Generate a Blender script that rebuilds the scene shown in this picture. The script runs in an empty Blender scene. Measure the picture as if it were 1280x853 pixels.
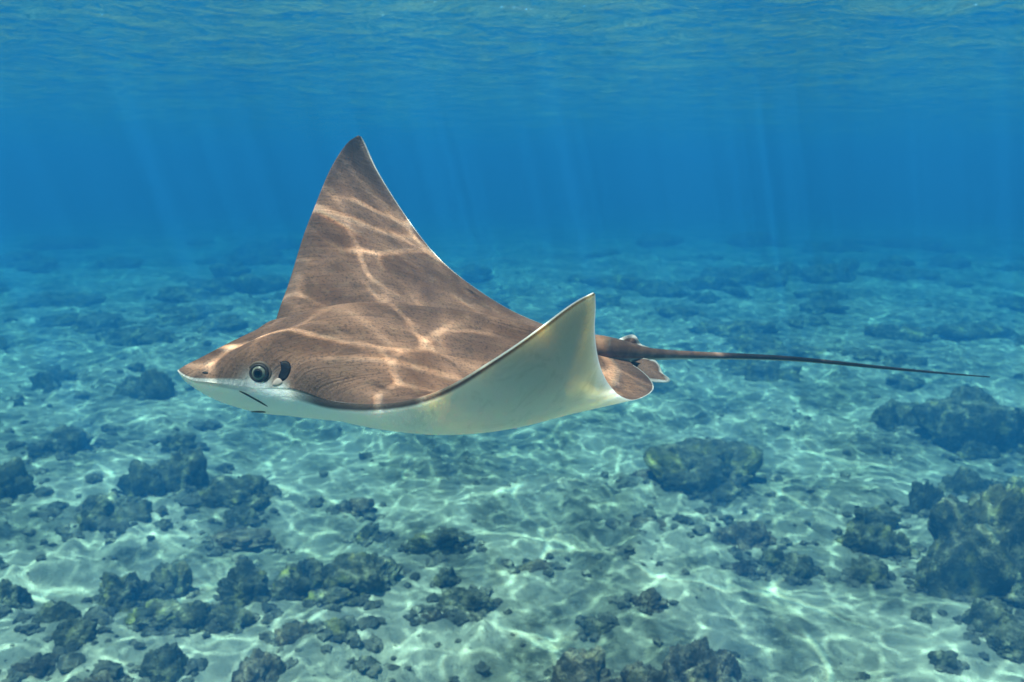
import bpy, bmesh, math, random
import numpy as np
from mathutils import Vector, Matrix
from mathutils.bvhtree import BVHTree

S = bpy.context.scene
COL = S.collection
R = math.radians

# ------------------------------------------------------------------ camera
FOC = 1100.0                                   # focal length in photo pixels (photo 1280 x 853)
PITCH = math.atan(211.5 / FOC)
cam_d = bpy.data.cameras.new('camera')
cam = bpy.data.objects.new('camera', cam_d); COL.objects.link(cam)
cam_d.sensor_width = 36.0
cam_d.lens = 36.0 * FOC / 1280.0
cam_d.clip_start = 0.02
cam_d.clip_end = 2000
cam_d.dof.use_dof = True
cam_d.dof.focus_distance = 1.22
cam_d.dof.aperture_fstop = 7.5
cam.location = (0, 0, 0)
cam.rotation_euler = (math.pi / 2 - PITCH, 0, 0)
S.camera = cam
FWD = Vector((0, math.cos(PITCH), -math.sin(PITCH)))
UPV = Vector((0, math.sin(PITCH), math.cos(PITCH)))
RGT = Vector((1, 0, 0))

def at(px, py, d):
    return FWD * d + RGT * ((px - 640) / FOC * d) + UPV * ((426.5 - py) / FOC * d)

# ------------------------------------------------------------------ daylight
SUN_TO = Vector((-0.24, -0.20, 1.0)).normalized()      # towards the sun
elev = math.asin(SUN_TO.z)
azim = math.atan2(SUN_TO.x, SUN_TO.y)
W = bpy.data.worlds.new('World'); S.world = W
W.use_nodes = True
wn = W.node_tree
bg = wn.nodes['Background']
sky = wn.nodes.new('ShaderNodeTexSky')
sky.sky_type = 'NISHITA'; sky.sun_disc = False
sky.sun_elevation = elev; sky.sun_rotation = azim
wn.links.new(sky.outputs[0], bg.inputs[0])
bg.inputs[1].default_value = 0.075
sl = bpy.data.lights.new('sun', 'SUN')
sl.energy = 5.0; sl.angle = R(0.55); sl.color = (1.0, 0.93, 0.82)
sun = bpy.data.objects.new('sun', sl); COL.objects.link(sun)
sun.rotation_euler = (-SUN_TO).to_track_quat('-Z', 'Y').to_euler()
sun.location = SUN_TO * 50

S.view_settings.view_transform = 'Standard'
S.view_settings.look = 'None'
S.view_settings.gamma = 1.0
S.view_settings.exposure = 0.82
S.cycles.volume_bounces = 0
S.cycles.max_bounces = 8
S.cycles.transparent_max_bounces = 12
S.cycles.use_denoising = True

WATER_Z = 0.88
BED_Z = -2.25

# ------------------------------------------------------------------ numpy noise
_rs = np.random.RandomState(7)
_PERM = _rs.permutation(256); _PERM = np.concatenate([_PERM, _PERM, _PERM])
_G3 = _rs.normal(size=(256, 3)); _G3 /= np.linalg.norm(_G3, axis=1)[:, None]

def noise3(p):
    i = np.floor(p).astype(np.int64); f = p - i
    u = f * f * f * (f * (f * 6 - 15) + 10)
    i &= 255
    out = 0
    for dx in (0, 1):
        wx = u[:, 0] if dx else 1 - u[:, 0]
        for dy in (0, 1):
            wy = u[:, 1] if dy else 1 - u[:, 1]
            for dz in (0, 1):
                wz = u[:, 2] if dz else 1 - u[:, 2]
                h = _PERM[_PERM[_PERM[(i[:, 0] + dx) & 255] + ((i[:, 1] + dy) & 255)] + ((i[:, 2] + dz) & 255)]
                g = _G3[h]
                d = (f[:, 0] - dx) * g[:, 0] + (f[:, 1] - dy) * g[:, 1] + (f[:, 2] - dz) * g[:, 2]
                out = out + wx * wy * wz * d
    return out * 1.6

def fbm(p, octv=4, gain=0.5, lac=2.03, ridge=False):
    a, s, out = 1.0, 1.0, 0
    for k in range(octv):
        n = noise3(p * s + 17.3 * k)
        out = out + a * ((1 - 2 * np.abs(n)) if ridge else n)
        a *= gain; s *= lac
    return out

def xy3(x, y, z=0.0):
    return np.stack([x, y, np.full_like(x, z)], -1)

def bed_h(x, y):
    x = np.asarray(x, float).ravel(); y = np.asarray(y, float).ravel()
    h = 0.16 * fbm(xy3(x * 0.16, y * 0.16, 3.1), 2)
    h += 0.075 * fbm(xy3(x * 0.9, y * 0.9, 5.2), 3)
    return BED_Z + h

def bed_full(x, y):
    x = np.asarray(x, float).ravel(); y = np.asarray(y, float).ravel()
    fade = np.clip(1.6 - np.hypot(x, y) / 25, 0, 1)
    rub = fbm(xy3(x * 3.4, y * 3.4, 1.7), 3, .55, ridge=True)
    mask = np.clip(fbm(xy3(x * .55, y * .55, 9.9), 3) * 2.2 + .42, 0.08, 1)
    return bed_h(x, y) + fade * (0.045 * mask * rub + 0.014 * fbm(xy3(x * 11, y * 11, 2.7), 2))

def ground_at(px, py):
    d = (FWD + RGT * ((px - 640) / FOC) + UPV * ((426.5 - py) / FOC))
    z = BED_Z
    for _ in range(6):
        t = z / d.z
        z = float(bed_h(d.x * t, d.y * t)[0])
    return Vector((d.x * t, d.y * t, z)), t       # t = depth along the camera axis

# ------------------------------------------------------------------ mesh helpers
def grid_mesh(name, P, closed=False):
    """P: (n, m, 3) array of vertices."""
    n, m = P.shape[:2]
    me = bpy.data.meshes.new(name)
    idx = np.arange(n * m).reshape(n, m)
    a = idx[:-1, :-1]; b = idx[:-1, 1:]; c = idx[1:, 1:]; d = idx[1:, :-1]
    F = np.stack([a, b, c, d], -1).reshape(-1, 4)
    fast_mesh(me, P.reshape(-1, 3), F)
    return me

def fast_mesh(me, V, F, smooth=True):
    k = F.shape[1]
    me.vertices.add(len(V)); me.vertices.foreach_set('co', np.ascontiguousarray(V, np.float32).ravel())
    me.loops.add(F.size); me.loops.foreach_set('vertex_index', np.ascontiguousarray(F, np.int32).ravel())
    me.polygons.add(len(F))
    me.polygons.foreach_set('loop_start', np.arange(0, F.size, k, dtype=np.int32))
    me.polygons.foreach_set('use_smooth', np.full(len(F), smooth))
    me.update(calc_edges=True)
    me.validate()

def attr(me, name, vals):
    a = me.attributes.new(name, 'FLOAT', 'POINT')
    a.data.foreach_set('value', np.ascontiguousarray(vals, np.float32).ravel())

def link(name, me, mat, parent=None, **props):
    o = bpy.data.objects.new(name, me); COL.objects.link(o)
    if mat is not None and len(me.materials) == 0: me.materials.append(mat)
    if parent is not None: o.parent = parent
    for k, v in props.items(): o[k] = v
    return o

# ------------------------------------------------------------------ node helpers
class NT:
    def __init__(s, name):
        s.m = bpy.data.materials.new(name); s.m.use_nodes = True
        s.t = s.m.node_tree; s.t.nodes.clear()
        s.out = s.t.nodes.new('ShaderNodeOutputMaterial')
    def n(s, typ, ins=None, **kw):
        nd = s.t.nodes.new(typ)
        for k, v in kw.items(): setattr(nd, k, v)
        for k, v in (ins or {}).items():
            s.set(nd.inputs[k], v)
        return nd
    def set(s, sock, v):
        if isinstance(v, bpy.types.NodeSocket): s.t.links.new(v, sock)
        else:
            if isinstance(v, tuple) and len(v) == 3 and sock.type == 'RGBA': v = v + (1,)
            sock.default_value = v
    def math(s, op, a, b=0.0, c=0.0, clamp=False):
        nd = s.n('ShaderNodeMath', {0: a, 1: b, 2: c}, operation=op); nd.use_clamp = clamp
        return nd.outputs[0]
    def ramp(s, v, lo, hi, a=0.0, b=1.0, smooth=True):
        nd = s.n('ShaderNodeMapRange', {0: v, 1: lo, 2: hi, 3: a, 4: b}, interpolation_type='SMOOTHSTEP' if smooth else 'LINEAR')
        return nd.outputs[0]
    def mix(s, f, a, b, typ='MIX'):
        nd = s.n('ShaderNodeMix', data_type='RGBA', blend_type=typ)
        s.set(nd.inputs[0], f); s.set(nd.inputs[6], a); s.set(nd.inputs[7], b)
        return nd.outputs[2]
    def noise(s, vec, scale, detail=4, rough=0.55, dist=0.0):
        return s.n('ShaderNodeTexNoise', {'Vector': vec, 'Scale': scale, 'Detail': detail, 'Roughness': rough, 'Distortion': dist}).outputs[0]
    def surf(s, sh): s.t.links.new(sh, s.out.inputs['Surface'])

def bsdf(nt, color, rough=0.8, normal=None, spec=0.3, extra=None):
    b = nt.n('ShaderNodeBsdfPrincipled', {'Base Color': color, 'Roughness': rough, 'Specular IOR Level': spec})
    if normal is not None: nt.set(b.inputs['Normal'], normal)
    for k, v in (extra or {}).items(): nt.set(b.inputs[k], v)
    nt.surf(b.outputs[0]); return b

# ------------------------------------------------------------------ caustic light pattern, put into the water's transparent colour
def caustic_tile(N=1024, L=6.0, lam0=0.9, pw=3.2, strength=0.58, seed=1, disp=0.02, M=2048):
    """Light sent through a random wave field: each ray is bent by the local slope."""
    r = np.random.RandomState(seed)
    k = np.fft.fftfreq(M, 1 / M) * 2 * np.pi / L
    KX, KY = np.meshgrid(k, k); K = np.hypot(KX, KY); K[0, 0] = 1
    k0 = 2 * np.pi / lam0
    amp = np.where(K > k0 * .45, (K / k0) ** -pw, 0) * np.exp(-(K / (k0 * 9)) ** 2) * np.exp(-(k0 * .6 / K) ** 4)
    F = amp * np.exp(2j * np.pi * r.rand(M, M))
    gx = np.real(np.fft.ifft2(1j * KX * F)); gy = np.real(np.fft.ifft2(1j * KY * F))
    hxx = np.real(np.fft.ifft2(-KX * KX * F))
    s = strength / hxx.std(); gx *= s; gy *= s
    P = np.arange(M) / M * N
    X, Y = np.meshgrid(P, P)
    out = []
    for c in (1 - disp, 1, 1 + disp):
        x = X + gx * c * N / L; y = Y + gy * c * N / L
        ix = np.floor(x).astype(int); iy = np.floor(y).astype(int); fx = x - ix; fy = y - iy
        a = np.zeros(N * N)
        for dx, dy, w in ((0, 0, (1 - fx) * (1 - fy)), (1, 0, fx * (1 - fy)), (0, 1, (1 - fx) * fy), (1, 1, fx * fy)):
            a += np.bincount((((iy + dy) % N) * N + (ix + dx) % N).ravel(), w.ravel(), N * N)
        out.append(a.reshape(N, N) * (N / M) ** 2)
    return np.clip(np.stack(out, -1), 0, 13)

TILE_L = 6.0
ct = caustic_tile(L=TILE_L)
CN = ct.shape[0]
img = bpy.data.images.new('caustic_gobo', CN, CN, alpha=False, float_buffer=True)
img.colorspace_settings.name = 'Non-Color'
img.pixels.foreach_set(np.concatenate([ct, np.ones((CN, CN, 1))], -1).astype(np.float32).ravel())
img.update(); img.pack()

# ------------------------------------------------------------------ materials
def mat_water():
    nt = NT('water_surface')
    geo = nt.n('ShaderNodeNewGeometry')
    pos = geo.outputs['Position']
    warp = nt.n('ShaderNodeTexNoise', {'Vector': pos, 'Scale': 0.07, 'Detail': 1.0}).outputs['Color']
    wv = nt.n('ShaderNodeVectorMath', {0: warp, 1: (0.5, 0.5, 0.5)}, operation='SUBTRACT').outputs[0]
    wv = nt.n('ShaderNodeVectorMath', {0: wv, 'Scale': 3.0}, operation='SCALE').outputs[0]
    v = nt.n('ShaderNodeVectorMath', {0: pos, 1: wv}, operation='ADD').outputs[0]
    v = nt.n('ShaderNodeMapping', {'Vector': v, 'Location': (0.13, 0.37, 0), 'Scale': (1 / TILE_L,) * 3}).outputs[0]
    v2 = nt.n('ShaderNodeMapping', {'Vector': v, 'Rotation': (0, 0, 0.9), 'Scale': (4.3, 4.3, 1)}).outputs[0]
    im = nt.n('ShaderNodeTexImage', {'Vector': v}, interpolation='Linear', extension='REPEAT'); im.image = img
    im2 = nt.n('ShaderNodeTexImage', {'Vector': v2}, interpolation='Linear', extension='REPEAT'); im2.image = img
    v3 = nt.n('ShaderNodeMapping', {'Vector': v, 'Rotation': (0, 0, 2.3), 'Scale': (1.75, 1.75, 1)}).outputs[0]
    im3 = nt.n('ShaderNodeTexImage', {'Vector': v3}, interpolation='Linear', extension='REPEAT'); im3.image = img
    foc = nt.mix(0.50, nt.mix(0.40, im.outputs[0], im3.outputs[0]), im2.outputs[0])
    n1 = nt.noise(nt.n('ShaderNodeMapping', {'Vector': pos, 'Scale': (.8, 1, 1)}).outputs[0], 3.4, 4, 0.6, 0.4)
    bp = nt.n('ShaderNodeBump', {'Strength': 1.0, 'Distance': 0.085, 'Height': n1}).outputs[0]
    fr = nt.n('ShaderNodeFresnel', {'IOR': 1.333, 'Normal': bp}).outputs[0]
    tr = nt.n('ShaderNodeBsdfTransparent', {'Color': nt.mix(0.12, foc, (1.0, 1.0, 1.0))}).outputs[0]  # computed caustics painted into the transparency, a gobo for the sun
    gl = nt.n('ShaderNodeBsdfGlossy', {'Color': (0.98, 0.98, 0.98), 'Roughness': 0.03, 'Normal': bp}).outputs[0]
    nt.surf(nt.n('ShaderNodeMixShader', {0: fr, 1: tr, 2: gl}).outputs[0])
    return nt.m

def mat_sand():
    nt = NT('seabed_sand')
    pos = nt.n('ShaderNodeNewGeometry').outputs['Position']
    n1 = nt.noise(pos, 0.9, 5, 0.6, 0.6)
    n2 = nt.noise(pos, 5.5, 6, 0.68, 0.3)
    n3 = nt.noise(pos, 30, 5, 0.7)
    c = nt.mix(nt.ramp(n1, .38, .62), (0.31, 0.31, 0.20), (0.53, 0.51, 0.36))
    # algae film and rubble litter lying on the sand
    f = nt.math('MULTIPLY', nt.ramp(n2, .44, .60), nt.ramp(n1, .60, .38, 0.15, 0.92))
    c = nt.mix(f, c, (0.085, 0.090, 0.055))
    c = nt.mix(nt.ramp(n3, .58, .70, 0, .55), c, (0.10, 0.10, 0.075))
    c = nt.mix(nt.ramp(n3, .30, .42, .5, 0), c, (0.60, 0.58, 0.50))
    h = nt.math('ADD', nt.math('MULTIPLY', n2, 0.6), nt.math('MULTIPLY', n3, 0.25))
    bp = nt.n('ShaderNodeBump', {'Strength': 1.0, 'Distance': 0.09, 'Height': h}).outputs[0]
    bsdf(nt, c, 0.95, bp, 0.1)
    return nt.m

def mat_rock(name, dark, mid, tint, tint_amt):
    nt = NT(name)
    g = nt.n('ShaderNodeNewGeometry')
    tc = nt.n('ShaderNodeTexCoord').outputs['Object']
    info = nt.n('ShaderNodeObjectInfo').outputs['Random']
    ofs = nt.n('ShaderNodeCombineXYZ', {0: nt.math('MULTIPLY', info, 31.0), 1: 0.0, 2: 0.0}).outputs[0]
    v = nt.n('ShaderNodeVectorMath', {0: g.outputs['Position'], 1: ofs}, operation='ADD').outputs[0]
    n1 = nt.noise(v, 3.2, 5, 0.65, 0.5)
    n2 = nt.noise(v, 16, 5, 0.7)
    n3 = nt.noise(v, 60, 4, 0.7)
    c = nt.mix(nt.ramp(n1, .40, .62), dark, mid)
    c = nt.mix(nt.ramp(n2, .50, .66, 0, .7), c, tuple(x * 2.3 for x in mid))
    t = nt.math('MULTIPLY', nt.ramp(nt.noise(v, 5.0, 3, .6), .53, .66), tint_amt)
    c = nt.mix(t, c, tint)
    nz = nt.n('ShaderNodeSeparateXYZ', {0: g.outputs['Normal']}).outputs[2]
    sed = nt.math('MULTIPLY', nt.ramp(nz, .45, .95), nt.ramp(n2, .40, .60))
    c = nt.mix(nt.math('MULTIPLY', sed, .55), c, (0.30, 0.285, 0.19))
    c = nt.mix(nt.ramp(n3, .56, .72, 0, .45), c, tuple(x * .35 for x in dark))
    h = nt.math('ADD', nt.math('MULTIPLY', n2, 1.0), nt.math('MULTIPLY', n3, 0.35))
    bp = nt.n('ShaderNodeBump', {'Strength': 1.0, 'Distance': 0.055, 'Height': h}).outputs[0]
    bsdf(nt, c, 0.95, bp, 0.1)
    return nt.m

def mat_skin():
    nt = NT('ray_skin')
    tc = nt.n('ShaderNodeTexCoord').outputs['Object']
    A = lambda nm: nt.n('ShaderNodeAttribute', attribute_name=nm).outputs['Fac']
    dors, edge, span, pale, chord = A('dorsal'), A('edge'), A('span'), A('pale'), A('chord')
    n1 = nt.noise(tc, 7, 4, .6, .5); n2 = nt.noise(tc, 45, 5, .65); n3 = nt.noise(tc, 260, 3, .6)
    # streaks that run along the chord, finer across it
    sv = nt.n('ShaderNodeCombineXYZ', {0: nt.math('MULTIPLY', chord, 1.6), 1: nt.math('MULTIPLY', span, 70), 2: 0.0}).outputs[0]
    st = nt.noise(sv, 1.6, 5, .65, .6)
    top = nt.mix(nt.ramp(n1, .35, .65), (0.215, 0.102, 0.056), (0.365, 0.190, 0.115))
    top = nt.mix(nt.ramp(st, .42, .66, 0, .35), top, (0.085, 0.048, 0.028))
    top = nt.mix(nt.ramp(n2, .50, .70, 0, .40), top, (0.34, 0.21, 0.13))
    top = nt.mix(nt.ramp(n3, .50, .66, 0, .6), top, (0.06, 0.036, 0.024))
    n4 = nt.noise(tc, 19, 4, .65, 1.0)
    top = nt.mix(nt.ramp(n4, .52, .64, 0, .35), top, (0.075, 0.046, 0.030))
    top = nt.mix(nt.ramp(span, .72, 1.0, 0, .75), top, (0.070, 0.058, 0.050))
    top = nt.mix(nt.ramp(edge, .03, .0, 0, .5), top, (0.090, 0.062, 0.050))
    bot = nt.mix(nt.ramp(n1, .3, .7), (0.90, 0.86, 0.72), (0.95, 0.93, 0.82))
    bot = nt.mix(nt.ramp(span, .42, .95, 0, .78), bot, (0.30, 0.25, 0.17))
    bot = nt.mix(nt.math('MULTIPLY', nt.ramp(n4, .50, .68, 0, .22), nt.ramp(span, .38, .62)), bot, (0.22, 0.20, 0.12))
    lead = nt.math('MULTIPLY', nt.ramp(edge, .007, .003, 0, 1), nt.ramp(chord, .5, .45))
    bot = nt.mix(nt.math('MULTIPLY', lead, nt.ramp(span, .27, .36, 0, .95)), bot, (0.055, 0.032, 0.020))
    f = nt.math('SUBTRACT', dors, nt.math('MULTIPLY', pale, 1.0), clamp=True)
    c = nt.mix(f, bot, top)
    far_tr = nt.ramp(chord, .5, .6)                     # trailing edges and the snout carry a fine pale rim
    sn = nt.ramp(span, .24, .20)
    ntip = nt.math('MULTIPLY', nt.ramp(span, .60, .80), A('near'))
    rim = nt.math('MULTIPLY', nt.ramp(edge, .0020, .0008), nt.math('MAXIMUM', nt.math('MAXIMUM', far_tr, sn), ntip))
    c = nt.mix(rim, c, (0.66, 0.63, 0.56))
    h = nt.math('ADD', nt.math('MULTIPLY', n2, .5), nt.math('ADD', nt.math('MULTIPLY', n3, .22), nt.math('MULTIPLY', nt.math('MULTIPLY', st, dors), .6)))
    bp = nt.n('ShaderNodeBump', {'Strength': .55, 'Distance': 0.009, 'Height': h}).outputs[0]
    bsdf(nt, c, nt.ramp(n2, .3, .7, .5, .68), bp, 0.22,
         {'Subsurface Weight': nt.math('MULTIPLY', nt.math('SUBTRACT', 1.0, f), .52), 'Subsurface Radius': (1.0, .75, .45), 'Subsurface Scale': .035})
    return nt.m

def mat_plain(name, color, rough=.6, spec=.3, noise_amt=.25, scale=120, coat=0.0):
    nt = NT(name)
    tc = nt.n('ShaderNodeTexCoord').outputs['Object']
    n = nt.noise(tc, scale, 4, .6)
    c = nt.mix(nt.ramp(n, .35, .65, 0, noise_amt), color, tuple(x * .45 for x in color))
    bsdf(nt, c, rough, None, spec, {'Coat Weight': coat, 'Coat Roughness': .03})
    return nt.m

M_water = mat_water()
M_sand = mat_sand()
M_rock = mat_rock('algae_rock', (0.062, 0.066, 0.034), (0.17, 0.165, 0.085), (0.38, 0.35, 0.10), 0.75)
M_rock_y = mat_rock('yellow_coral_rock', (0.055, 0.056, 0.030), (0.16, 0.16, 0.08), (0.42, 0.42, 0.09), 0.95)
M_rock_b = mat_rock('brown_coral', (0.080, 0.064, 0.034), (0.23, 0.185, 0.11), (0.30, 0.26, 0.12), 0.5)
M_rubble = mat_rock('rubble_pieces', (0.09, 0.092, 0.06), (0.20, 0.19, 0.13), (0.36, 0.34, 0.22), 0.6)
M_skin = mat_skin()

# ------------------------------------------------------------------ setting: seabed and water surface
def polar(n_r, r0, r1, n_front, n_back, half):
    rr = r0 * (r1 / r0) ** (np.arange(n_r) / (n_r - 1))
    a = np.concatenate([np.linspace(-half, half, n_front, endpoint=False), np.linspace(half, 2 * np.pi - half, n_back)])
    A_, R_ = np.meshgrid(a, rr)
    return R_ * np.sin(A_), R_ * np.cos(A_)

X, Y = polar(540, 0.25, 260, 560, 50, R(44))
Z = bed_full(X, Y)
P = np.stack([X, Y, Z.reshape(X.shape)], -1)
me = grid_mesh('seabed', P)
link('seabed', me, M_sand, kind='structure')

X, Y = polar(420, 0.25, 260, 420, 40, R(44))
x, y = X.ravel(), Y.ravel(); rad = np.hypot(x, y)
h = 0.055 * fbm(xy3(x * .55, y * .9, .3), 2) + 0.030 * fbm(xy3(x * 1.5, y * 2.3, 4.3), 3, .55)
h = h + 0.010 * fbm(xy3(x * 6, y * 8, 8.3), 2) * np.clip(1.5 - rad / 14, 0, 1)
h *= np.clip(1.4 - rad / 90, 0.15, 1)
P = np.stack([X, Y, (WATER_Z + h).reshape(X.shape)], -1)
me = grid_mesh('water', P)
# normals up
if me.polygons[0].normal.z < 0: me.flip_normals()
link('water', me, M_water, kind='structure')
if bpy.data.objects['seabed'].data.polygons[0].normal.z < 0: bpy.data.objects['seabed'].data.flip_normals()

# the body of water itself
nt = NT('sea_water')
pv = nt.n('ShaderNodeVolumePrincipled', {'Color': (0.008, 0.072, 0.178, 1), 'Density': 0.42, 'Anisotropy': 0.0, 'Absorption Color': (0.32, 0.67, 0.87, 1)})
nt.t.links.new(pv.outputs[0], nt.out.inputs['Volume'])
bm = bmesh.new(); bmesh.ops.create_cube(bm, size=1)
me = bpy.data.meshes.new('haze'); bm.to_mesh(me); bm.free()
o = link('haze', me, nt.m, kind='stuff')
zt, zb = WATER_Z + 0.30, BED_Z - 1.4
o.scale = (560, 560, zt - zb); o.location = (0, 0, (zt + zb) / 2)

# ------------------------------------------------------------------ the ray
def cspline(xs, ys, xq):
    xs = np.asarray(xs, float); ys = np.asarray(ys, float)
    if ys.ndim == 1: ys = ys[:, None]
    n = len(xs); h = np.diff(xs)
    A_ = np.zeros((n, n)); b = np.zeros((n, ys.shape[1])); A_[0, 0] = A_[-1, -1] = 1
    for i in range(1, n - 1):
        A_[i, i - 1], A_[i, i], A_[i, i + 1] = h[i - 1], 2 * (h[i - 1] + h[i]), h[i]
        b[i] = 3 * ((ys[i + 1] - ys[i]) / h[i] - (ys[i] - ys[i - 1]) / h[i - 1])
    c = np.linalg.solve(A_, b)
    j = np.clip(np.searchsorted(xs, xq) - 1, 0, n - 2)
    t = (xq - xs[j])[:, None]; hj = h[j][:, None]
    B = (ys[j + 1] - ys[j]) / hj - hj * (2 * c[j] + c[j + 1]) / 3
    D = (c[j + 1] - c[j]) / (3 * hj)
    return ys[j] + B * t + c[j] * t * t + D * t ** 3

def pch(xs, ys, xq):
    """monotone cubic for the profiles"""
    xs = np.asarray(xs, float); ys = np.asarray(ys, float)
    h = np.diff(xs); d = np.diff(ys) / h
    m = np.zeros_like(xs); m[0], m[-1] = d[0], d[-1]
    for i in range(1, len(xs) - 1):
        m[i] = 0 if d[i - 1] * d[i] <= 0 else 2 * d[i - 1] * d[i] / (d[i - 1] + d[i])
    j = np.clip(np.searchsorted(xs, xq) - 1, 0, len(xs) - 2)
    t = (xq - xs[j]) / h[j]; hj = h[j]
    return ((1 + 2 * t) * (1 - t) ** 2 * ys[j] + t * (1 - t) ** 2 * hj * m[j] + t * t * (3 - 2 * t) * ys[j + 1] + t * t * (t - 1) * hj * m[j + 1])

ST = [  # span station, leading edge, mid chord, trailing edge (photo x, photo y, metres away)
 (-1.00, (448, 169.5, 2.262), (450, 170.5, 2.265), (452, 171.5, 2.268)),
 (-.97, (440, 174, 2.25), (447, 182, 2.26), (457, 181, 2.27)),
 (-.92, (430, 184, 2.22), (445, 198, 2.245), (467, 204, 2.265)),
 (-.85, (416, 206, 2.18), (448, 224, 2.23), (490, 244, 2.26)),
 (-.77, (403, 234, 2.13), (456, 254, 2.21), (522, 291, 2.25)),
 (-.69, (392, 262, 2.08), (467, 286, 2.18), (557, 331, 2.235)),
 (-.61, (381, 290, 2.03), (482, 316, 2.15), (598, 363, 2.22)),
 (-.53, (370, 325, 1.97), (497, 347, 2.11), (637, 387, 2.20)),
 (-.45, (359, 360, 1.91), (510, 374, 2.07), (675, 404, 2.19)),
 (-.37, (348, 390, 1.85), (520, 397, 2.02), (715, 417, 2.17)),
 (-.30, (338, 420, 1.78), (522, 414, 1.97), (750, 425, 2.15)),
 (-.24, (323, 441, 1.71), (520, 425, 1.93), (772, 429, 2.13)),
 (-.18, (300, 454, 1.64), (516, 434, 1.88), (786, 433, 2.11)),
 (-.12, (272, 461, 1.58), (510, 441, 1.84), (796, 436, 2.09)),
 (-.06, (243, 465, 1.53), (505, 447, 1.80), (802, 439, 2.06)),
 (0.0, (222, 463, 1.50), (500, 452, 1.76), (806, 443, 2.03)),
 (.06, (237, 474, 1.492), (505, 458, 1.73), (788, 450, 2.00)),
 (.12, (262, 477.5, 1.485), (512, 466, 1.69), (797, 460, 1.97)),
 (.18, (290, 482, 1.48), (520, 475, 1.66), (811, 472, 1.94)),
 (.24, (326, 486, 1.475), (530, 485, 1.62), (817, 484, 1.91)),
 (.30, (362, 488, 1.47), (545, 497, 1.58), (812, 492, 1.87)),
 (.36, (400, 498, 1.455), (560, 508, 1.55), (803, 497, 1.82)),
 (.42, (437, 504, 1.43), (580, 517, 1.52), (792, 500, 1.76)),
 (.50, (478, 505, 1.40), (607, 522, 1.48), (777, 496, 1.68)),
 (.58, (523, 498, 1.365), (632, 517, 1.44), (767, 488, 1.60)),
 (.66, (567, 480, 1.33), (655, 501, 1.41), (757, 474, 1.53)),
 (.74, (605, 457, 1.31), (680, 480, 1.39), (750, 457, 1.47)),
 (.82, (645, 431, 1.30), (700, 452, 1.37), (745.5, 435, 1.42)),
 (.89, (685, 402, 1.30), (718, 418, 1.35), (743.5, 408, 1.38)),
 (.95, (718, 378, 1.315), (734, 388, 1.34), (744.5, 386, 1.355)),
 (1.00, (741, 366, 1.335), (743, 367, 1.337), (744, 369, 1.34)),
]
NS, NV = 361, 121
ss = [s[0] for s in ST]
sq = np.linspace(-1, 1, NS)
sq = np.sign(sq) * (1 - (1 - np.abs(sq)) ** 1.15)
RK = 0.75                                       # the ray swims this much nearer than the table's distances
def wpts(k): return np.array([list(at(s[k][0], s[k][1], s[k][2] * RK)) for s in ST])
Lc, Mc, Tc = (cspline(ss, wpts(k), sq) for k in (1, 2, 3))
vq = (1 - np.cos(np.linspace(0, np.pi, NV))) / 2
vq = 0.5 * vq + 0.5 * np.clip((vq), 0, 1) ** 1.4
V_ = vq[None, :, None]
Ls, Ms, Ts = Lc[:, None], Mc[:, None], Tc[:, None]
MID = Ls * (2 * (V_ - .5) * (V_ - 1)) + Ms * (4 * V_ * (1 - V_)) + Ts * (2 * V_ * (V_ - .5))
dS = np.gradient(MID, sq, axis=0); dV = np.gradient(MID, vq, axis=1)
NRM = np.cross(dV, dS)
if NRM[NS // 2, NV // 2, 2] < 0: NRM = -NRM
ln = np.linalg.norm(NRM, axis=-1, keepdims=True)
NRM = NRM / np.maximum(ln, 1e-9)
# smooth normals over the grid so that the tips behave
for _ in range(12):
    Pd = np.pad(NRM, ((1, 1), (1, 1), (0, 0)), mode='edge')
    NRM = (Pd[:-2, 1:-1] + Pd[2:, 1:-1] + Pd[1:-1, :-2] + Pd[1:-1, 2:] + 2 * NRM) / 6
NRM /= np.linalg.norm(NRM, axis=-1, keepdims=True)
sa = np.abs(sq)
farside = np.where(sq < 0, 1 - .42 * np.exp(-((sa - .31) / .10) ** 2), 1.0)
tt = pch([0, .06, .12, .18, .24, .30, .36, .42, .50, .58, .66, .74, .82, .90, 1], [.118, .116, .108, .098, .084, .070, .056, .045, .034, .026, .020, .016, .012, .008, .001], sa)
tb = pch([0, .06, .12, .18, .24, .30, .36, .42, .50, .58, .66, .74, .82, .90, 1], [.085, .084, .080, .072, .062, .052, .043, .035, .028, .022, .018, .014, .010, .006, .001], sa)
topA = pch([0, .02, .05, .11, .15, .2, .3, .42, .6, .8, .93, 1], [0, .07, .15, .33, 0.45, .58, .85, 1, .90, .52, .22, .13], vq)
topB = pch([0, .005, .02, .05, .11, .2, .35, .6, .8, .93, 1], [0, .12, .25, .41, .62, .83, 1, .74, .38, .14, 0], vq)
botA = pch([0, .02, .05, .11, .15, .2, .3, .5, .8, .93, 1], [0, .22, .42, .68, .82, .92, 1, .95, .45, .18, .10], vq)
botB = pch([0, .005, .02, .05, .11, .2, .35, .6, .8, .93, 1], [0, .12, .26, .44, .66, .86, 1, .80, .42, .16, 0], vq)
w = np.clip(sa[:, None] / (.16 * (1 - vq[None] ** 2) + .03 * vq[None] ** 2), 0, 1); w = w * w * (3 - 2 * w)
FT = (1 - w) * topA[None] + w * topB[None]
FB = (1 - w) * botA[None] + w * botB[None]
TOP = MID + NRM * (RK * (tt * farside)[:, None] * FT)[..., None]
BOT = MID - NRM * (RK * tb[:, None] * FB)[..., None]
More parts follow.
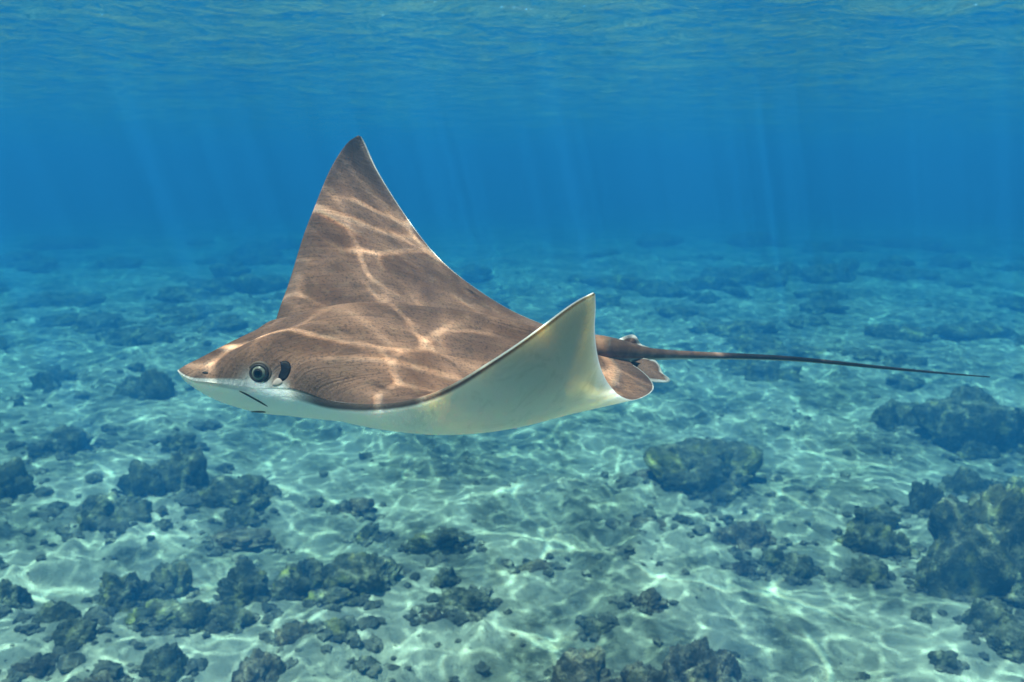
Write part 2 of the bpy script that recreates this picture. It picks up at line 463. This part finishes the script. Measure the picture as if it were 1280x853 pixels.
# brow ridges over the eyes
def bump(Pt, c, r, amp, dirn):
    d2 = ((Pt - np.array(c)) ** 2).sum(-1)
    return Pt + np.array(dirn) * (amp * np.exp(-d2 / (r * r)))[..., None]
def near_top(px, py):
    q = TOP[NS // 2 + 4:]
    D = q @ np.array(FWD); X_ = 640 + FOC * q[..., 0] / D; Y_ = 426.5 - FOC * (q @ np.array(UPV)) / D
    i, j = np.unravel_index(np.argmin((X_ - px) ** 2 + (Y_ - py) ** 2), D.shape)
    return q[i, j].copy(), NRM[NS // 2 + 4 + i, j].copy()
for px_, py_, r_, a_ in ((335, 444, .026, .0075), (300, 452, .022, .003), (322, 468, .014, -.0045), (268, 462, .020, -.003), (356, 463, .011, -.010),
                         (385, 470, .030, .004), (372, 440, .05, .004), (420, 462, .035, -.003)):
    c_, n_ = near_top(px_, py_)
    TOP = bump(TOP, c_, r_, a_, n_)
for s_, v_, r_, a_ in ((-.17, .10, .024, .008),):                # the far brow
    i_, j_ = int(np.searchsorted(sq, s_)), int(np.searchsorted(vq, v_))
    TOP = bump(TOP, TOP[i_, j_].copy(), r_, a_, NRM[i_, j_])
n_pts = NS * NV
Vv = np.concatenate([TOP.reshape(-1, 3), BOT.reshape(-1, 3)])
idx = np.arange(n_pts).reshape(NS, NV)
def quads(ix, flip):
    a, b, c, d = ix[:-1, :-1], ix[:-1, 1:], ix[1:, 1:], ix[1:, :-1]
    q = np.stack([a, b, c, d] if not flip else [d, c, b, a], -1)
    return q.reshape(-1, 4)
ib = idx + n_pts
F = [quads(idx, True), quads(ib, False)]
e = idx[:, -1]; eb = ib[:, -1]                      # thin closing strip along the trailing edge
F.append(np.stack([e[:-1], e[1:], eb[1:], eb[:-1]], -1))
F = np.concatenate(F)
e0, e0b = idx[:, 0], ib[:, 0]                        # the leading edge: both skins share these points
remap = np.arange(len(Vv)); remap[e0b] = e0
F = remap[F]
me = bpy.data.meshes.new('ray_body')
fast_mesh(me, Vv, F)
edge = np.minimum(np.linalg.norm(MID - MID[:, :1], axis=-1), np.linalg.norm(MID - MID[:, -1:], axis=-1) + 0.0)
edge[np.abs(sq) < .10] = np.linalg.norm(MID - MID[:, :1], axis=-1)[np.abs(sq) < .10]
dors = np.concatenate([np.ones(n_pts), np.zeros(n_pts)])
attr(me, 'dorsal', dors)
edge = edge * np.where(vq > .5, .6, 1.0)[None]
attr(me, 'edge', np.tile(edge.ravel(), 2))
attr(me, 'span', np.tile(np.repeat(sa, NV), 2))
attr(me, 'chord', np.tile(np.tile(vq, NS), 2))
attr(me, 'near', np.tile(np.repeat((sq > 0).astype(float), NV), 2))
# pale cheek under the eye
chk = np.array(list(at(322, 487, 1.48 * RK))); chk2 = np.array(list(at(350, 490, 1.475 * RK)))
pl = np.maximum(np.exp(-(((Vv - chk) ** 2).sum(-1)) / (.022 * RK) ** 2) * 1.6, np.exp(-(((Vv - chk2) ** 2).sum(-1)) / (.014 * RK) ** 2) * 1.5)
attr(me, 'pale', np.clip(pl, 0, 1))
me.materials.append(M_skin)

root = bpy.data.objects.new('eagle_ray', None); COL.objects.link(root)
rloc = Vector(MID[NS // 2, NV // 2]); root.location = rloc
root['label'] = 'brown eagle ray gliding left over the seabed, one wing raised high, long thin tail trailing'
root['category'] = 'ray'
root.empty_display_size = .1
def part(name, me, mat, parent=root, **kw):
    o = link(name, me, mat, **kw)
    o.parent = parent
    o.matrix_parent_inverse = Matrix.Translation(-rloc) if parent is root else Matrix.Identity(4)
    return o
body = part('body', me, M_skin)
bvh = BVHTree.FromPolygons([Vector(v) for v in Vv], [list(f) for f in F.tolist()])
def onray(px, py):
    d = at(px, py, 1.0).normalized()
    hit, n, i, dist = bvh.ray_cast(Vector((0, 0, 0)), d)
    if hit is None: return at(px, py, 1.5), Vector((0, -1, 0))
    if n.dot(d) > 0: n = -n
    return hit, n

# tube through points
def tube(name, pts, rads, sides=12, flat=None):
    pts = [Vector(p) for p in pts]; n = len(pts)
    V, Fc = [], []
    upv = Vector((0, 0, 1))
    for i, p in enumerate(pts):
        t = (pts[min(i + 1, n - 1)] - pts[max(i - 1, 0)]).normalized()
        sd = t.cross(upv).normalized(); u = sd.cross(t)
        for k in range(sides):
            a = 2 * math.pi * k / sides
            V.append(p + (sd * math.cos(a) * (flat or 1) + u * math.sin(a)) * rads[i])
    for i in range(n - 1):
        for k in range(sides):
            k2 = (k + 1) % sides
            Fc.append((i * sides + k, i * sides + k2, (i + 1) * sides + k2, (i + 1) * sides + k))
    Fc.append(tuple(range(sides))[::-1]); Fc.append(tuple((n - 1) * sides + k for k in range(sides)))
    m = bpy.data.meshes.new(name); m.from_pydata([tuple(v) for v in V], [], Fc)
    for f in m.polygons: f.use_smooth = True
    bm_ = bmesh.new(); bm_.from_mesh(m); bmesh.ops.recalc_face_normals(bm_, faces=bm_.faces); bm_.to_mesh(m); bm_.free()
    return m

def mat_tail():
    nt = NT('tail_skin')
    g = nt.n('ShaderNodeNewGeometry'); tc = nt.n('ShaderNodeTexCoord').outputs['Object']
    nz = nt.n('ShaderNodeSeparateXYZ', {0: g.outputs['Normal']}).outputs[2]
    xx = nt.n('ShaderNodeSeparateXYZ', {0: g.outputs['Position']}).outputs[0]
    n = nt.noise(tc, 60, 4, .6)
    c = nt.mix(nt.ramp(n, .35, .65), (0.13, 0.064, 0.034), (0.22, 0.115, 0.065))
    c = nt.mix(nt.ramp(xx, .26, .45, 0, .92), c, (0.018, 0.018, 0.020))
    under = nt.math('MULTIPLY', nt.ramp(nz, -.35, -.75), nt.ramp(xx, .75, .38))
    c = nt.mix(nt.math('MULTIPLY', under, .85), c, (0.55, 0.53, 0.47))
    bsdf(nt, c, .5, None, .35)
    return nt.m
M_tail = mat_tail()
tp = [(700, 436, 1.93), (740, 436, 1.97), (775, 439, 2.0), (805, 442.5, 2.03), (830, 443.5, 2.06), (870, 444.5, 2.11), (930, 446, 2.18), (1000, 449.5, 2.27), (1080, 457.3, 2.38), (1160, 465, 2.5), (1237, 471.5, 2.62)]
tr_ = [.030, .032, .026, .0165, .0125, .0098, .0078, .0062, .0048, .0034, .0018]
tq = np.linspace(0, len(tp) - 1, 90)
tw = cspline(range(len(tp)), [list(at(p[0], p[1], p[2] * RK)) for p in tp], tq)
trq = pch(range(len(tp)), tr_, tq)
part('tail', tube('ray_tail', tw, trq * RK, 16), M_tail)

# pelvic fins: thin slabs with a pale rim
def fin(name, outline, depth_fn, centre, thick=.0026):
    oc = cspline(range(len(outline)), outline, np.linspace(0, len(outline) - 1, 60))
    ctr = np.array(centre, float); rings = 12
    top, bot, ed = [], [], []
    for r in range(rings + 1):
        f = r / rings; f = 1 - (1 - f) ** 1.5
        for q in oc:
            p2 = ctr + (q - ctr) * f
            p = at(p2[0], p2[1], depth_fn(p2[0], p2[1])) + FWD * (.0028 * f * f * math.sin(2 * math.pi * 4.5 * (len(top) % 60) / 60))
            th = thick * math.sqrt(max(0, 1 - f)) * 2.2 + .0004
            top.append(p + Vector((0, -.35, 1)).normalized() * th)
            bot.append(p - Vector((0, -.35, 1)).normalized() * th)
            ed.append(np.linalg.norm((q - ctr) * (1 - f)) * 2.0 / FOC)
    k = len(oc); n = (rings + 1) * k
    Fc = []
    for r in range(rings):
        for j in range(k - 1):
            a, b, c, d = r * k + j, r * k + j + 1, (r + 1) * k + j + 1, (r + 1) * k + j
            Fc.append((a, b, c, d)); Fc.append((d + n, c + n, b + n, a + n))
    for j in range(k - 1):
        a, b = rings * k + j, rings * k + j + 1
        Fc.append((a, b, b + n, a + n))
    m = bpy.data.meshes.new(name); m.from_pydata([tuple(v) for v in top + bot], [], Fc)
    bm_ = bmesh.new(); bm_.from_mesh(m); bmesh.ops.remove_doubles(bm_, verts=bm_.verts, dist=1e-6)
    bmesh.ops.recalc_face_normals(bm_, faces=bm_.faces); bm_.to_mesh(m); bm_.free()
    for f in m.polygons: f.use_smooth = True
    co = np.zeros(len(m.vertices) * 3); m.vertices.foreach_get('co', co); co = co.reshape(-1, 3)
    # edge distance by nearest outline point
    ow = np.array([list(at(q[0], q[1], depth_fn(q[0], q[1]))) for q in oc])
    dd = np.sqrt(((co[:, None] - ow[None]) ** 2).sum(-1)).min(1)
    attr(m, 'dorsal', np.ones(len(co))); attr(m, 'edge', dd * .3); attr(m, 'span', np.full(len(co), .3)); attr(m, 'pale', np.zeros(len(co)))
    attr(m, 'chord', np.full(len(co), .9)); attr(m, 'near', np.zeros(len(co)))
    return m
near_o = [(772, 449), (800, 448), (812, 450), (819, 451), (824, 457), (827.5, 465), (833, 471), (837, 474.5), (835, 478), (822, 478), (808, 476), (790, 468)]
far_o = [(752, 436), (750, 428), (762, 426), (772, 425), (780, 421.5), (788, 419), (794, 420), (797.5, 425), (802, 431), (810, 434.5), (815, 439), (800, 443)]
part('pelvic_fin', fin('pelvic_fin', near_o, lambda x, y: (2.01 - (y - 450) * .0016) * RK, (800, 458)), M_skin)
part('pelvic_fin', fin('pelvic_fin_far', far_o, lambda x, y: 2.10 * RK, (785, 434)), M_skin)

# eyes
M_eye = mat_plain('eyeball', (0.23, 0.235, 0.17), .35, .3, .5, 200, coat=.15)
M_iris = mat_plain('iris_ring', (0.030, 0.026, 0.020), .35, .3, .6, 400, coat=.15)
M_pupil = mat_plain('pupil_black', (0.003, 0.003, 0.003), .25, .3, 0, coat=.2)
M_lid = mat_plain('eyelid_skin', (0.045, 0.036, 0.028), .5, .35, .5, 150)
M_fold = mat_plain('eye_fold_skin', (0.15, 0.105, 0.070), .55, .3, .5, 150)
M_hole = mat_plain('spiracle_dark', (0.004, 0.004, 0.004), .6, .2, 0)  # shade inside the openings put into the colour of flat skin patches
M_lip = mat_plain('spiracle_lip_skin', (0.50, 0.40, 0.33), .5, .35, .3, 150)
M_mouth = mat_plain('mouth_shadow', (0.05, 0.045, 0.035), .6, .2, .2)
def dome(name, r, zsq, seg=28, ring=12, full=False):
    bm_ = bmesh.new(); bmesh.ops.create_uvsphere(bm_, u_segments=seg, v_segments=ring * 2, radius=r)
    for v in bm_.verts: v.co.z *= zsq
    m = bpy.data.meshes.new(name); bm_.to_mesh(m); bm_.free()
    for f in m.polygons: f.use_smooth = True
    return m
def torus(name, R0, r0, sx=1.0, n=40, k=12, fn=None):
    V, Fc = [], []
    for i in range(n):
        a = 2 * math.pi * i / n
        rr = r0 * (fn(a) if fn else 1)
        for j in range(k):
            b = 2 * math.pi * j / k
            V.append(((R0 + rr * math.cos(b)) * math.cos(a) * sx, (R0 + rr * math.cos(b)) * math.sin(a), rr * math.sin(b)))
    for i in range(n):
        for j in range(k):
            Fc.append((i * k + j, ((i + 1) % n) * k + j, ((i + 1) % n) * k + (j + 1) % k, i * k + (j + 1) % k))
    m = bpy.data.meshes.new(name); m.from_pydata(V, [], Fc)
    for f in m.polygons: f.use_smooth = True
    return m
def frame(n, up=Vector((0, 0, 1))):
    x = up.cross(n).normalized(); yv = n.cross(x)
    return Matrix((x, yv, n)).transposed().to_4x4()
def eye_at(loc, nrm):
    e = bpy.data.objects.new('eye', dome('eyeball', .0102, .62)); COL.objects.link(e); e.data.materials.append(M_eye)
    e.parent = root
    e.matrix_local = Matrix.Translation(loc - rloc - nrm * .0010) @ frame(nrm)
    for nm, m, mt, dz in (('iris', dome('iris', .0061, .18), M_iris, .0053), ('pupil', dome('pupil', .0040, .20), M_pupil, .0060), ('eye_fold', torus('eye_fold', .0128, .0022, 1.12, fn=lambda a: .65 + .45 * math.sin(a) ** 2), M_fold, .0000),
                          ('eyelid', torus('eyelid', .0099, .0020, 1.08), M_lid, .0019)):
        c = bpy.data.objects.new(nm, m); COL.objects.link(c); m.materials.append(mt); c.parent = e; c.location = (0, 0, dz)
    return e
loc, nrm = onray(324, 466.5)
nrm = (nrm + Vector((-.15, -.5, -.05))).normalized()
eye_at(loc, nrm)
floc = Vector(TOP[int(np.searchsorted(sq, -.165)), int(np.searchsorted(vq, .07))])
floc = floc - Vector(NRM[int(np.searchsorted(sq, -.165)), int(np.searchsorted(vq, .07))]) * .009
eye_at(floc, Vector(NRM[int(np.searchsorted(sq, -.165)), 5]).lerp(Vector((-.3, .8, 0)), .6).normalized())

def patch(name, outline, mat, lift=.0012, parent=root, thick=.002):
    """a small solid piece lying on the skin; outline in photo pixels"""
    oc = cspline(range(len(outline)), outline, np.linspace(0, len(outline) - 1, 36))[:-1]
    c2 = oc.mean(0)
    k = len(oc); V = []
    for f, l in ((1.0, -thick), (1.0, lift * .3), (.7, lift * .8), (.35, lift)):
        for q in oc:
            h_, n_ = onray(*(c2 + (q - c2) * f)); V.append(h_ + n_ * l)
    h_, n_ = onray(*c2); V.append(h_ + n_ * lift)
    Fc = []
    for r in range(3):
        for j in range(k):
            j2 = (j + 1) % k
            Fc.append((r * k + j, r * k + j2, (r + 1) * k + j2, (r + 1) * k + j))
    for j in range(k): Fc.append((3 * k + j, 3 * k + (j + 1) % k, 4 * k))
    m = bpy.data.meshes.new(name); m.from_pydata([tuple(v) for v in V], [], Fc)
    bm_ = bmesh.new(); bm_.from_mesh(m); bmesh.ops.recalc_face_normals(bm_, faces=bm_.faces); bm_.to_mesh(m); bm_.free()
    for f in m.polygons: f.use_smooth = True
    return part(name, m, mat)
patch('spiracle', [(350, 453), (356, 451), (362, 454), (363.5, 462), (360, 471), (355, 476), (350, 476), (348, 470), (351, 463), (350, 453)], M_hole, .0006)
patch('spiracle_lip', [(341, 479), (344, 475), (349, 473), (353, 477), (351, 481), (345, 483), (341, 482), (341, 479)], M_lip, .0018)
patch('mouth', [(299, 488.5), (306, 491), (316, 496.5), (326, 502), (334, 507.5), (332.5, 507.8), (322, 502.2), (311, 496), (301, 490.6), (299, 488.5)], M_mouth, .0004)
patch('mouth', [(314, 514.5), (322, 513.8), (331, 514.5), (331, 516), (322, 516), (314, 515.3), (314, 514.5)], M_lid, .0004)
patch('nostril', [(252.5, 466), (256, 464.5), (260, 465.5), (259.5, 467.5), (255, 467.6), (252.5, 466)], M_hole, .0003)

# ------------------------------------------------------------------ rocks and coral heads
_ico = {}
def ico(sub):
    if sub not in _ico:
        bm_ = bmesh.new(); bmesh.ops.create_icosphere(bm_, subdivisions=sub, radius=1)
        V = np.array([v.co[:] for v in bm_.verts]); Fc = np.array([[v.index for v in f.verts] for f in bm_.faces])
        bm_.free(); _ico[sub] = (V, Fc)
    return _ico[sub]
def rock_mesh(name, seed, dims, sub=5, knob=.18, nk=60, rough=.28, jag=.12, lobes=0):
    """boulder: lobes for the big masses, knobs for the coral growth, ridged noise for the crust"""
    r = np.random.RandomState(seed)
    V, Fc = ico(sub)
    ofs = r.rand(3) * 60
    rad_ = np.ones(len(V)) * .8 + rough * fbm(V * 1.5 + ofs, 3)
    for _ in range(lobes):
        d = r.normal(size=3); d[2] = abs(d[2]) * .8; d /= np.linalg.norm(d)
        c = V @ d
        rad_ += r.uniform(.12, .38) * np.clip((c - r.uniform(.55, .8)) * 4, 0, 1) ** .8
    if nk:
        K = r.normal(size=(nk, 3)); K /= np.linalg.norm(K, axis=1)[:, None]
        kr = r.uniform(.12, .34, nk); ka = r.uniform(.4, 1.0, nk)
        Vw = V + .06 * np.stack([noise3(V * 5 + ofs + q * 9) for q in range(3)], -1)
        best = np.zeros(len(V))
        for q in range(nk):
            d = np.sqrt(((Vw - K[q]) ** 2).sum(1)) / kr[q]
            best = np.maximum(best, ka[q] * np.sqrt(np.clip(1 - d * d, 0, 1)) * kr[q] / .34)
        rad_ += knob * 1.35 * best
    rad_ += jag * .30 * fbm(V * 4.2 + ofs, 3, .6, ridge=True)
    rad_ += .045 * fbm(V * 9.5 + ofs, 3, .65) + .02 * fbm(V * 24 + ofs, 2, .6)
    Pp = V * rad_[:, None]
    Pp[:, 2] = np.where(Pp[:, 2] < 0, Pp[:, 2] * .35, Pp[:, 2])
    Pp = Pp / np.array([np.abs(Pp[:, 0]).max(), np.abs(Pp[:, 1]).max(), Pp[:, 2].max()])
    Pp = Pp * np.array([dims[0] / 2, dims[1] / 2, dims[2]])
    me_ = bpy.data.meshes.new(name); fast_mesh(me_, Pp, Fc)
    return me_

# photo x range, top y, bottom y, kind, label
ROCKS = [
 (1122, 1336, 582, 750, 'big', 'largest reef outcrop at the right edge, dark and craggy with ledges'),
 (1168, 1236, 577, 625, 'rock', 'pair of rounded coral lumps crowning the back of the large right outcrop'),
 (1138, 1178, 598, 645, 'knob', 'upright dark coral knob at the left back of the large right outcrop'),
 (1222, 1300, 592, 660, 'rock', 'broad coral shoulder behind the large right outcrop, cut by the photo edge'),
 (1140, 1200, 690, 742, 'rock', 'low dark block at the left foot of the large right outcrop'),
 (1215, 1310, 712, 762, 'rock', 'slumped dark block at the front foot of the large right outcrop'),
 (1206, 1266, 746, 796, 'round', 'rounded boulder on pale sand just below the large right outcrop'),
 (1226, 1310, 786, 828, 'round', 'boulder in the lower right corner, cut by the photo edge'),
 (1160, 1196, 815, 841, 'round', 'small rounded stone alone on the sand near the lower right corner'),
 (1043, 1112, 650, 696, 'rock', 'pointed dark rock left of the large right outcrop'),
 (1064, 1124, 628, 664, 'rock', 'dark rock directly behind the pointed rock left of the large outcrop'),
 (1058, 1110, 692, 730, 'round', 'domed greenish boulder in front of the pointed dark rock'),
 (1108, 1150, 664, 700, 'rock', 'rubble block between the pointed rock and the large right outcrop'),
 (896, 972, 648, 690, 'flat', 'low green-tinted rock on sand right of centre, below the tail'),
 (945, 990, 684, 717, 'rock', 'slanting small dark rock touching a rounder boulder, right of centre'),
 (972, 1022, 692, 726, 'round', 'rounded boulder leaning against the slanting small dark rock'),
 (913, 946, 698, 721, 'flat', 'small low stone left of the slanting dark rock'),
 (812, 962, 551, 628, 'big', 'broad hazy coral mound in the middle distance under the tail root'),
 (776, 836, 588, 612, 'flat', 'low hazy stone at the left foot of the middle distance mound'),
 (507, 590, 655, 698, 'rock', 'dark rock with a flat lit top on sand below the belly'),
 (442, 480, 653, 680, 'rock', 'small conical rock left of the flat-topped rock below the belly'),
 (425, 476, 620, 647, 'flat', 'low mossy stone below the ray between left reef and open sand'),
 (541, 620, 732, 775, 'round', 'smooth-domed dark boulder alone on pale sand, lower centre'),
 (514, 567, 762, 786, 'flat', 'flat scruffy stone at the left foot of the smooth-domed boulder'),
 (543, 573, 712, 736, 'rock', 'small rock just behind the smooth-domed boulder'),
 (440, 478, 820, 848, 'round', 'small yellow-green round stone near the bottom edge left of centre'),
 (403, 448, 771, 801, 'round', 'small algae-covered stone below the yellowish reef ridge'),
 (725, 765, 772, 796, 'round', 'small grey stone alone on sand above the bottom coral cluster'),
 (782, 832, 734, 765, 'flat', 'flat patchy stone on sand, centre right'),
 (692, 770, 806, 880, 'coral', 'leftmost knobbly brown coral head of the cluster at the bottom edge'),
 (762, 846, 822, 890, 'coral', 'middle, lowest coral head of the cluster at the bottom edge'),
 (828, 926, 806, 885, 'coral', 'rightmost and widest coral head of the cluster at the bottom edge'),
 (119, 205, 702, 765, 'knob', 'jagged dark coral rock with small peaks, lower left'),
 (178, 238, 699, 752, 'knob', 'taller right half of the jagged coral rock pair, lower left'),
 (272, 345, 703, 760, 'knob', 'dark round-topped coral rock at the left end of the yellowish ridge'),
 (340, 425, 692, 752, 'yellow', 'yellow-patched coral block in the middle of the ridge, left foreground'),
 (408, 512, 684, 746, 'knob', 'long dark coral block forming the right end of the ridge'),
 (384, 450, 728, 760, 'yellow', 'small yellow coral crust in front of the ridge'),
 (150, 232, 750, 790, 'yellow', 'low yellowish rubble mound in front of the jagged coral rocks'),
 (214, 276, 745, 792, 'knob', 'dark rubble lump between the jagged coral rocks and the ridge'),
 (262, 318, 756, 792, 'knob', 'crusty lump below the round-topped coral rock of the ridge'),
 (45, 100, 748, 786, 'round', 'greenish boulder behind a slightly larger boulder at lower left'),
 (68, 125, 775, 813, 'round', 'oval algae-covered boulder on sand at lower left'),
 (-14, 34, 722, 764, 'rock', 'dark rock at the left edge, cut by the photo edge'),
 (176, 238, 804, 856, 'knob', 'crumbly coral lump near the bottom edge, left'),
 (288, 356, 811, 870, 'coral', 'dark knobbly coral head cut by the bottom edge, left'),
 (345, 392, 775, 806, 'flat', 'flat grey rubble patch under the ridge'),
 (196, 262, 556, 622, 'rock', 'tallest peak of the hazy reef on the left'),
 (152, 214, 572, 626, 'rock', 'left shoulder of the hazy reef with the tall peak'),
 (248, 352, 588, 642, 'big', 'broad right part of the hazy reef with the tall peak'),
 (280, 324, 632, 658, 'round', 'small round boulder at the foot of the hazy left reef'),
 (68, 190, 610, 670, 'big', 'long low dark reef block in front of the hazy left reef'),
 (-20, 40, 573, 628, 'rock', 'hazy dark rock at the left edge, middle height'),
 (256, 345, 664, 692, 'flat', 'flat mossy slab on sand between the two left reefs'),
 (34, 112, 530, 575, 'rock', 'hazy rock left of the tall peak, farther back'),
 (204, 250, 540, 566, 'rock', 'faint rock just behind the tall peak of the left reef'),
 (1140, 1300, 480, 572, 'big', 'large blue-hazed mound behind the right outcrop, under the tail tip'),
 (1085, 1152, 494, 540, 'rock', 'blue-hazed mound adjoining the large mound under the tail tip'),
 (1092, 1150, 428, 462, 'rock', 'faint mound above the tail near its thin end'),
 (150, 226, 436, 500, 'big', 'blue-hazed dark mound directly left of the snout'),
 (36, 92, 446, 490, 'rock', 'blue-hazed mound at far left, level with the snout'),
 (168, 226, 404, 434, 'rock', 'faint mound above and left of the snout'),
 (640, 690, 700, 716, 'flat', 'faint flat stone flush with the sand at lower centre'),
 (20, 70, 822, 850, 'flat', 'flat rubble patch in the lower left corner'),
 (96, 150, 846, 880, 'flat', 'rubble patch cut by the bottom edge, far left'),
 (780, 850, 650, 672, 'flat', 'faint low stone on open sand right of centre'),
]
KIND = {
 'big':   dict(sub=6, knob=.26, nk=90, rough=.34, jag=.20, lobes=7, mat=M_rock, depth=.8),
 'rock':  dict(sub=5, knob=.24, nk=50, rough=.34, jag=.18, lobes=4, mat=M_rock, depth=.8),
 'knob':  dict(sub=6, knob=.34, nk=140, rough=.36, jag=.16, lobes=6, mat=M_rock, depth=.8),
 'round': dict(sub=5, knob=.10, nk=40, rough=.18, jag=.12, lobes=0, mat=M_rock, depth=.85),
 'flat':  dict(sub=5, knob=.22, nk=70, rough=.34, jag=.22, lobes=2, mat=M_rock_b, depth=.7),
 'yellow':dict(sub=6, knob=.30, nk=130, rough=.34, jag=.18, lobes=4, mat=M_rock_y, depth=.8),
 'coral': dict(sub=6, knob=.42, nk=190, rough=.24, jag=.12, lobes=4, mat=M_rock_b, depth=.9),
}
NAMES = {'big': 'reef_outcrop', 'rock': 'rock', 'knob': 'coral_rock', 'round': 'boulder', 'flat': 'low_rock', 'yellow': 'coral_rock', 'coral': 'knobbly_coral'}
CATS = {'big': 'reef outcrop', 'rock': 'rock', 'knob': 'coral rock', 'round': 'boulder', 'flat': 'rock', 'yellow': 'coral rock', 'coral': 'coral'}
GR = {'rock': 'dark rocks of the reef', 'round': 'boulders on the sand', 'knob': 'crusted coral rocks', 'coral': 'knobbly coral heads', 'flat': 'low rocks on the sand', 'big': 'reef outcrops', 'yellow': 'crusted coral rocks'}
rr = random.Random(11)
SKIRT = []
for i, (x0, x1, y0, y1, kd, lab) in enumerate(ROCKS):
    k = KIND[kd]
    p, t = ground_at((x0 + x1) / 2, y1)
    wdt = (x1 - x0) * t / FOC
    dep = wdt * k['depth']
    th = math.atan2(-p.z, math.hypot(p.x, p.y))
    hgt = ((y1 - y0) * t / FOC - dep * .55 * math.sin(th)) / math.cos(th)
    hgt = max(hgt, wdt * (.16 if kd == 'flat' else .28))
    p.y += dep * .42; p.x *= 1 + dep * .42 / max(p.y, 1)
    p.z = float(bed_h(p.x, p.y)[0]) - .03 * hgt
    sub = 4 if y1 < 520 else (6 if (x1 - x0 > 68 and y1 > 690) or kd in ('big', 'coral') else 5)
    SKIRT.append((p.x, p.y, wdt, dep, y1))
    m = rock_mesh(NAMES[kd], 100 + i, (wdt * 1.14, dep * 1.1, hgt * (.7 if y1 < 520 else 1.0)), sub, k['knob'], k['nk'], k['rough'], k['jag'], k['lobes'])
    o = link(NAMES[kd], m, k['mat'], label=lab, category=CATS[kd], group=GR[kd])
    o.location = p; o.rotation_euler = (0, 0, rr.uniform(-.25, .25))

# mounds out in the blue, each its own object
protos = [rock_mesh('distant_mound', 500 + q, (1, .85, .34), 4, .26, 40, .36, .18, 4) for q in range(6)]
cnt = 0
for q in range(900):
    if cnt >= 95: break
    dist = 8.5 * (32 / 8.5) ** (rr.random() ** .85)
    ang = rr.uniform(-33, 33)
    px = 640 + FOC * math.tan(R(ang))
    dens = 1 if px < 420 else (.85 if px > 900 else .42)
    if dist < 12: dens *= .4
    if rr.random() > dens: continue
    p = Vector((dist * math.sin(R(ang)), dist * math.cos(R(ang)), 0))
    p.z = float(bed_h(p.x, p.y)[0]) - .02
    sz = rr.uniform(.3, .8) * (1 + dist / 20)
    o = link('distant_mound', protos[q % 6], M_rock, label='dark coral mound fading into the blue water, one of many out there', category='coral mound', group='coral mounds fading into the blue distance')
    o.location = p; o.rotation_euler = (0, 0, rr.uniform(0, 6.28)); o.scale = (sz * rr.uniform(.9, 1.5), sz, sz * rr.uniform(.4, .85))
    cnt += 1

# loose rubble: nobody could count it
def rubble(xs, ys, sc, seed, name, mat, label):
    r = np.random.RandomState(seed)
    Vi, Fi = ico(2)
    base = []
    for q in range(10):
        of = r.rand(3) * 50
        base.append(Vi * (1 + .55 * fbm(Vi * 1.9 + of, 2) + .25 * fbm(Vi * 5 + of, 1))[:, None])
    base = np.stack(base)
    n = len(xs); z = bed_full(xs, ys)
    b = base[np.arange(n) % 10] * (np.array([1, .8, .6]) * sc[:, None])[:, None, :]
    an = r.rand(n) * 6.28; c, s_ = np.cos(an)[:, None], np.sin(an)[:, None]
    V = np.stack([b[..., 0] * c - b[..., 1] * s_ + xs[:, None], b[..., 0] * s_ + b[..., 1] * c + ys[:, None], b[..., 2] + (z + .15 * sc)[:, None]], -1)
    Fq = (Fi[None] + (np.arange(n) * len(Vi))[:, None, None]).reshape(-1, 3)
    m = bpy.data.meshes.new(name); fast_mesh(m, V.reshape(-1, 3), Fq, False)
    link(name, m, mat, kind='stuff', label=label, category='rubble')
r = np.random.RandomState(3)
n = 2900
d = 2.6 * (18 / 2.6) ** (r.rand(n) ** .9); a = R(1) * r.uniform(-42, 42, n)
x, y = d * np.sin(a), d * np.cos(a)
den = fbm(xy3(x * .55, y * .55, 9.9), 3) * 1.8 + .40 + .35 * np.clip(-x / 2.5, -.4, 1)
keep = r.rand(n) < den
x, y = x[keep], y[keep]
rubble(x, y, .008 * ((.055 + .04 * (x < -.6)) / .008) ** (r.rand(len(x)) ** 1.9), 4, 'coral_rubble', M_rubble, 'small broken coral rubble scattered over the pale sand')
xs, ys, sc = [], [], []
for (cx, cy, wd, dp, yb) in SKIRT:
    if yb < 560: continue
    k = int(10 + 20 * wd)
    an = r.rand(k) * 6.28; f = .46 + np.abs(r.normal(0, .20, k))
    xs.append(cx + np.cos(an) * f * wd); ys.append(cy + np.sin(an) * f * dp); sc.append(wd * .018 + .012 * 3.6 ** r.rand(k))
xs, ys, sc = map(np.concatenate, (xs, ys, sc))
rubble(xs, ys, sc, 5, 'reef_rubble', M_rubble, 'crumbled reef rubble lying round the feet of the rocks')
